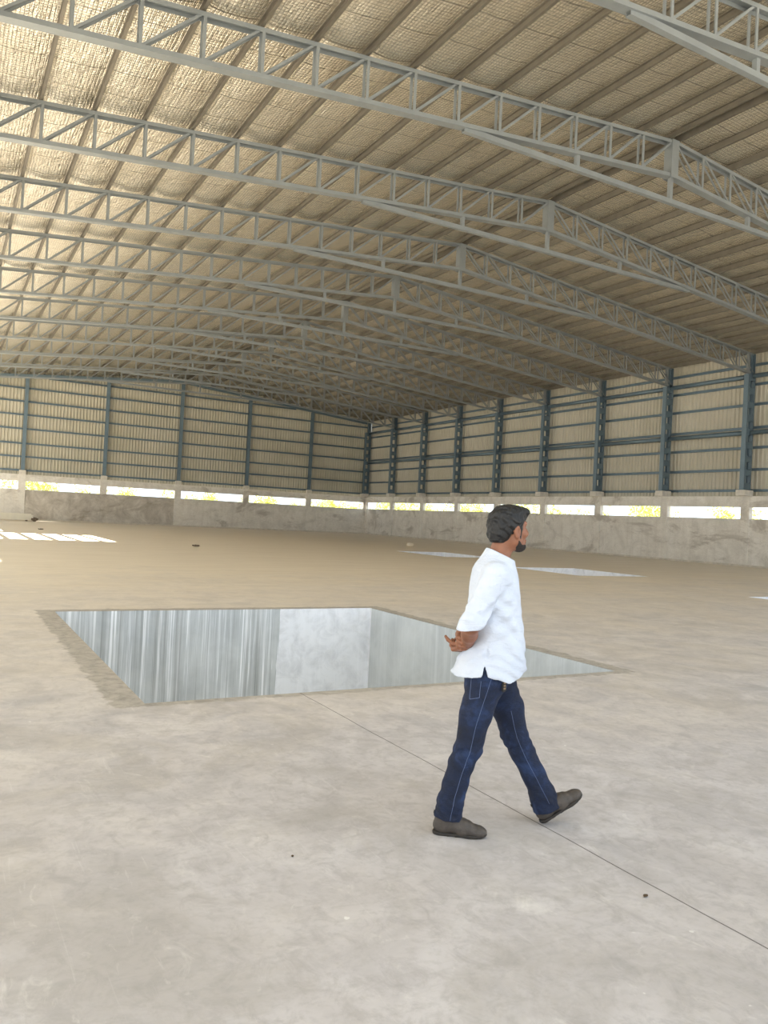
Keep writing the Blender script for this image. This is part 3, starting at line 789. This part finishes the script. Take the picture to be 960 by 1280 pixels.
def build_shirt():
    F = Field((-.40,-.36,.72), (.16,.36,1.50), .0046)
    rows = [(1.475,-.138,-.022,.066),(1.45,-.145,-.012,.070),(1.42,-.162,-.002,.080),(1.395,-.178,.004,.108),(1.365,-.197,.010,.140),(1.33,-.208,.018,.162),(1.29,-.216,.026,.170),(1.165,-.222,.046,.172),
            (1.02,-.212,.066,.172),(.95,-.222,.074,.178),(.87,-.258,.084,.192),(.80,-.292,.086,.204),(.74,-.308,.084,.206)]
    d,X,Y,Z = sections(F, rows, 0)
    F.d = np.minimum(F.d, d).astype(np.float32)
    for S_,E_,W_ in ((RS,RE,RW),(LS,LE,LW)):
        q = np.sign(S_[1]); dv = (W_-E_)/np.linalg.norm(W_-E_)
        F.cone(S_+np.array((0,-.02*q,-.005)), E_, .068, .056, k=.030)
        ud = (E_-S_)/np.linalg.norm(E_-S_)
        F.cone(E_, E_+ud*.05+dv*.012, .056, .054, k=.015)
        F.cone(E_-ud*.022, E_+ud*.05+dv*.010, .0635, .0620, k=.002)    # rolled cuff
    # folds
    w = .0030*np.sin(Z*62+X*34+4*np.sin(Y*11)+2.2*np.sin(X*19))*np.clip((1.30-Z)*4,.25,1)
    w += .0034*np.sin((X*.75+Z*.65)*55+3*np.sin(Z*17+Y*7))*np.clip(1-np.abs(Z-1.0)*2.2,0.1,1)
    w += .0026*np.sin(Z*120+6*np.sin(X*13))*np.exp(-((Z-.87)/.07)**2)
    w += .0036*np.sin((Z*.9-X*.5)*85+3*np.sin(Y*15))*np.exp(-((Z-1.12)/.13)**2)*(np.abs(Y) > .15)
    F.d += w.astype(np.float32)
    # cut the sleeve ends open, hollow shell, hem with side slits, open neck
    solid = F.d.copy()
    shell = np.where(Z < .87, np.maximum(solid, -(solid+.011)), solid)
    hem = .800+.030*np.clip((np.abs(X+.155)-.0)/.06,0,1)*0
    hem = hem-.020*np.clip(1-np.abs(X+.03)/.06,0,1)-.012*np.clip((-.20-X)/.08,0,1)+.022*np.clip((X-.00)/.07,0,1)+.012*np.exp(-((X+.155)/.03)**2)
    cut = hem-Z
    slit = np.minimum((.014*np.clip((hem+.055-Z)/.055,0,1))-np.abs(X+.158), np.abs(Y)-.10)
    cut = np.maximum(cut, slit)
    for E_,W_ in ((RE,RW),(LE,LW)):
        dv = np.array((.10,.10*-np.sign(E_[1]),-1.0)); dv /= np.linalg.norm(dv); t = (X-E_[0])*dv[0]+(Y-E_[1])*dv[1]+(Z-E_[2])*dv[2]
        sgn = np.sign(E_[1]); rad = np.sqrt((X-E_[0]-.012)**2+(Y-E_[1])**2)
        cut = np.maximum(cut, np.where((t > .0) & (rad < .105) & (Y*sgn > .165) & (Z > .90) & (X < -.10), t-.014, -1))
    neckp = Z-(1.452+(X+.135)*-.44); cut = np.maximum(cut, neckp)
    # placket opening at the throat
    F.d = np.maximum(shell, cut).astype(np.float32)
    return F.mesh('shirt', M_SHIRT)

def on_surface(ob_me, pts, dr, r, m, name, parent):
    """thin raised thread laid on a mesh: (x,z) points are dropped on it along the y direction dr"""
    from mathutils.bvhtree import BVHTree
    bm = bmesh.new(); bm.from_mesh(ob_me); tr = BVHTree.FromBMesh(bm); bm.free()
    P = []
    for (x0,z0),(x1,z1) in zip(pts,pts[1:]):
        n = max(2,int(math.hypot(x1-x0,z1-z0)/.012))
        for i in range(n):
            u = i/n; hit = tr.ray_cast(Vector((x0+(x1-x0)*u, -dr*.5, z0+(z1-z0)*u)), Vector((0,dr,0)))
            if hit[0] is not None: P.append(hit[0]+hit[1]*.0006)
    b = MB()
    for a,c in zip(P,P[1:]):
        if 1e-5 < (c-a).length < .05:
            d = (c-a).normalized(); w = d.cross(Vector((0,dr,0))).normalized(); n = d.cross(w)
            b.prism([(-r,-r),(r,-r),(r,r),(-r,r)], a, c, w, n)
    return obj(name, b.mesh(name, m), parent)

def build_trousers():
    F = Field((-.42,-.26,.05), (.38,.26,.96), .0046)
    F.ell((-.095,0,.86), (.135,.160,.13), k=.03); F.ell((-.128,-.072,.78), (.112,.100,.12), k=.04); F.ell((-.078,.070,.78), (.128,.100,.12), k=.04)
    for leg in (RLEG, LLEG):
        for (a,ra),(b,rb) in zip(leg, leg[1:]): F.cone(a, b, ra, rb, k=.022, flat=((0,1,0),1.0))
    X,Y,Z = F.grid()
    low = np.clip((.45-Z)/.3,.25,1)
    w = .0016*np.sin(Z*66+X*50+3*np.sin(Y*25+Z*9))*low+.0018*np.sin((X*.8-Z*.6)*80+3*np.sin(Z*22))*np.clip((Z-.3)*3,.2,1)
    w += .0032*np.abs(np.sin(Z*85+X*45+2*np.sin(Y*22)))*np.exp(-((Z-.15)/.06)**2)+.0030*np.sin(Z*110-X*70)*np.exp(-((Z-.42)/.06)**2)
    F.d += w.astype(np.float32)
    solid = F.d.copy(); shell = np.maximum(solid, -(solid+.008))
    # hems: across each leg's own axis; waist open
    cut = Z-.925
    for leg,lim in ((RLEG,-1),(LLEG,1)):
        a,b = np.array(leg[-2][0]),np.array(leg[-1][0]); dv = (b-a)/np.linalg.norm(b-a)
        if lim > 0: dv = np.array((.35,-.03,-.93)); dv /= np.linalg.norm(dv)
        t = (X-b[0])*dv[0]+(Y-b[1])*dv[1]+(Z-b[2])*dv[2]
        cut = np.maximum(cut, np.where((X < -.05) if lim < 0 else (X > -.03), t-.004, -1))
    F.d = np.where(Z < .13, np.maximum(shell,cut), np.maximum(solid,cut)).astype(np.float32)
    return F.mesh('trousers', M_DENIM)

def build_shoe(sole=False):
    """toe along +x, heel at the origin, sole on z = 0, length 0.275"""
    F = Field((-.03,-.08,-.02), (.31,.08,.16), .0032)
    X,Y,Z = F.grid()
    if not sole:
        F.cone((.036,0,.045), (.060,0,.045), .034, .036, k=.02); F.cone((.040,0,.045), (.048,0,.098), .034, .034, k=.015); F.cone((.048,0,.096), (.082,0,.086), .034, .034, k=.02)
        F.cone((.075,0,.060), (.150,.002,.044), .038, .037, k=.04); F.cone((.150,.001,.036), (.222,.004,.024), .040, .035, k=.035); F.ell((.236,.004,.026), (.038,.037,.022), k=.02)
        F.d = np.maximum(F.d, .010-Z)
        F.d = np.maximum(F.d, Z-(.122-.26*np.clip(X-.055,0,.2)))
        F.d += (.0011*np.sin(X*190+Y*40)*np.exp(-((X-.18)/.035)**2)+.0012*(np.abs(np.hypot(X-.17,(Y-.004)*1.25)-.062) < .003)*(Z > .03)).astype(np.float32)
    else:
        F.cone((.036,0,.012), (.10,0,.012), .0365, .0345, k=.02); F.cone((.10,0,.012), (.19,.003,.012), .0345, .0415, k=.02); F.cone((.19,.003,.012), (.236,.004,.012), .0415, .0385, k=.02)
        rise = .012*np.clip((X-.20)/.07,0,1)**2
        F.d = np.maximum(np.maximum(F.d, Z-.017-rise), rise+.004*((X > .085) & (X < .115))-Z).astype(np.float32)
    return F

def make_man():
    root = empty('person', (2.63,3.27,0), math.atan2(-.43597907,.8999568))
    tag(root, 'man in white shirt and blue jeans striding past the pit, hands behind back', 'person')
    obj('body', build_body(), root)
    hair = obj('hair', build_hair(), root); beard = obj('beard', build_beard(), root)
    hair['label'] = 'short wavy black hair'; beard['label'] = 'short black beard along the jaw'
    for q in (-1,1):
        bm = bmesh.new(); bmesh.ops.create_uvsphere(bm, u_segments=16, v_segments=10, radius=.0115)
        me = bpy.data.meshes.new('eye'); bm.to_mesh(me); bm.free(); me.materials.append(M_EYE)
        for p in me.polygons: p.use_smooth = True
        e = obj('eye', me, root, tuple(H(.0715,q*.032,1.567)))
        bm = bmesh.new(); bmesh.ops.create_uvsphere(bm, u_segments=12, v_segments=8, radius=.0058)
        me = bpy.data.meshes.new('iris'); bm.to_mesh(me); bm.free(); me.materials.append(M_IRIS); obj('iris', me, e, tuple(HR@np.array((.0072,0,0))))
        b = MB(); pts = [H(.090-.006*abs(u-.3)-.016*max(0,u-.4),q*(.014+.034*u),1.589+.006*math.sin(PI*u)) for u in np.linspace(0,1,6)]
        for a_,c_ in zip(pts,pts[1:]): b.prism([(-.004,-.003),(.004,-.003),(.004,.003),(-.004,.003)], a_, c_, (0,0,1), tuple(HR@np.array((1,0,0))))
        obj('eyebrow', b.mesh('eyebrow', M_HAIR), root)
    sh = obj('shirt', build_shirt(), root); sh['label'] = 'white collarless cotton shirt with rolled sleeves'
    on_surface(sh.data, [(-.118,1.352),(-.104,1.315),(-.108,1.25),(-.128,1.17),(-.150,1.13)], 1, .0011, M_SHIRT, 'armhole_seam', sh)
    tr = obj('trousers', build_trousers(), root); tr['label'] = 'dark blue denim jeans'
    on_surface(tr.data, [(-.118,.82),(-.150,.70),(-.185,.58),(-.210,.44),(-.245,.33),(-.280,.20),(-.300,.08)], 1, .0009, M_STITCH, 'side_seam', tr)
    on_surface(tr.data, [(-.215,.80),(-.222,.69),(-.178,.705),(-.172,.80)], 1, .0010, M_STITCH, 'pocket_stitching', tr)
    on_surface(tr.data, [(.030,.60),(.070,.46),(.118,.36),(.185,.245),(.255,.12)], 1, .0009, M_STITCH, 'inner_seam', tr)
    for loc,rz,pitch in SHOES:
        M = Matrix.Translation(loc) @ Matrix.Rotation(rz,4,'Z') @ Matrix.Rotation(pitch,4,'Y')
        s_ = obj('shoe', SHOE, root); s_.matrix_local = M
        obj('sole', SOLE, s_)
        b = MB(); pr = [(-.007,-.0015),(.007,-.0015),(.007,.0015),(-.007,.0015)]; pts = [(.010,0,.088),(.002,0,.104),(.004,0,.114),(.012,0,.104)]
        for a_,c_ in zip(pts,pts[1:]): b.prism(pr, a_, c_, (0,1,0), (1,0,.3))
        obj('pull_tab', b.mesh('pull_tab', M_SOLE), s_)
    # belt-loop key fob under the hem on his right side
    k = empty('key_fob', (0,0,0)); k.parent = None
    W = Matrix.Translation((2.63,3.27,0)) @ Matrix.Rotation(math.atan2(-.43597907,.8999568),4,'Z')
    k.matrix_world = W @ Matrix.Translation((-.052,-.163,.792)) @ Matrix.Rotation(.35,4,'Z')
    tag(k, 'small dark key fob hanging at the jeans pocket below the shirt hem', 'key fob')
    bm = bmesh.new(); bmesh.ops.create_cube(bm, size=1); bmesh.ops.scale(bm, vec=(.026,.012,.062), verts=bm.verts[:]); bmesh.ops.bevel(bm, geom=bm.edges[:], offset=.005, segments=3, affect='EDGES')
    me = bpy.data.meshes.new('fob_case'); bm.to_mesh(me); bm.free(); me.materials.append(M_FOB); obj('fob_case', me, k, (0,0,-.028))
    b = MB(); ring = [(.010*math.cos(t),.010*math.sin(t)) for t in np.linspace(0,2*PI,12,endpoint=False)]
    for (a0,a1),(c0,c1) in zip(ring, ring[1:]+ring[:1]): b.prism([(-.0015,-.0015),(.0015,-.0015),(.0015,.0015),(-.0015,.0015)], (a0,0,a1+.012), (c0,0,c1+.012), (0,1,0), (a0*100,0,a1*100))
    obj('ring', b.mesh('ring', M_BRASS), k)
    b = MB()
    for z in (-.012,-.026,-.04): b.box(-.006,.006,-.0075,-.006,z-.004,z+.004)
    obj('button', b.mesh('button', M_BRASS), k)
_s = build_shoe(); SHOE = _s.mesh('shoe', M_SHOE); _s = build_shoe(True); SOLE = _s.mesh('sole', M_SOLE)
make_man()


# ------------------------------------------------------------------ light
w = bpy.data.worlds.new('daylight'); SC.world = w; w.use_nodes = True
bg = w.node_tree.nodes['Background']; bg.inputs[0].default_value = (.80,.90,1.0,1); bg.inputs[1].default_value = 1.8
sd = bpy.data.lights.new('sun', 'SUN'); sd.energy = 33; sd.angle = math.radians(.35); sd.color = (1.0,.965,.89)
so = bpy.data.objects.new('sun', sd); link(so); so.location = (-30,30,40)
so.rotation_euler = Vector((1,-.2,-1.22)).to_track_quat('-Z','Y').to_euler()

# ------------------------------------------------------------------ camera
cd = bpy.data.cameras.new('camera'); co = bpy.data.objects.new('camera', cd); link(co)
r = Vector((.87055104,-.4894172,.05110469)); u = Vector((-.04960458,.01604332,.99864007)); f = Vector((.48957152,.87190218,.0103108))
m = Matrix((r,u,-f)).transposed().to_4x4(); m.translation = (0,0,1.57); co.matrix_world = m
cd.sensor_fit = 'HORIZONTAL'; cd.sensor_width = 36; cd.lens = 36*981.1/960; cd.clip_end = 500; cd.clip_start = .05
SC.camera = co
SC.view_settings.view_transform = 'Standard'; SC.view_settings.look = 'None'; SC.view_settings.gamma = 1
SC.view_settings.use_curve_mapping = False; SC.view_settings.exposure = .17
SC.cycles.max_bounces = 10; SC.cycles.diffuse_bounces = 7; SC.cycles.glossy_bounces = 5; SC.cycles.sample_clamp_indirect = 8
SC.cycles.caustics_reflective = True
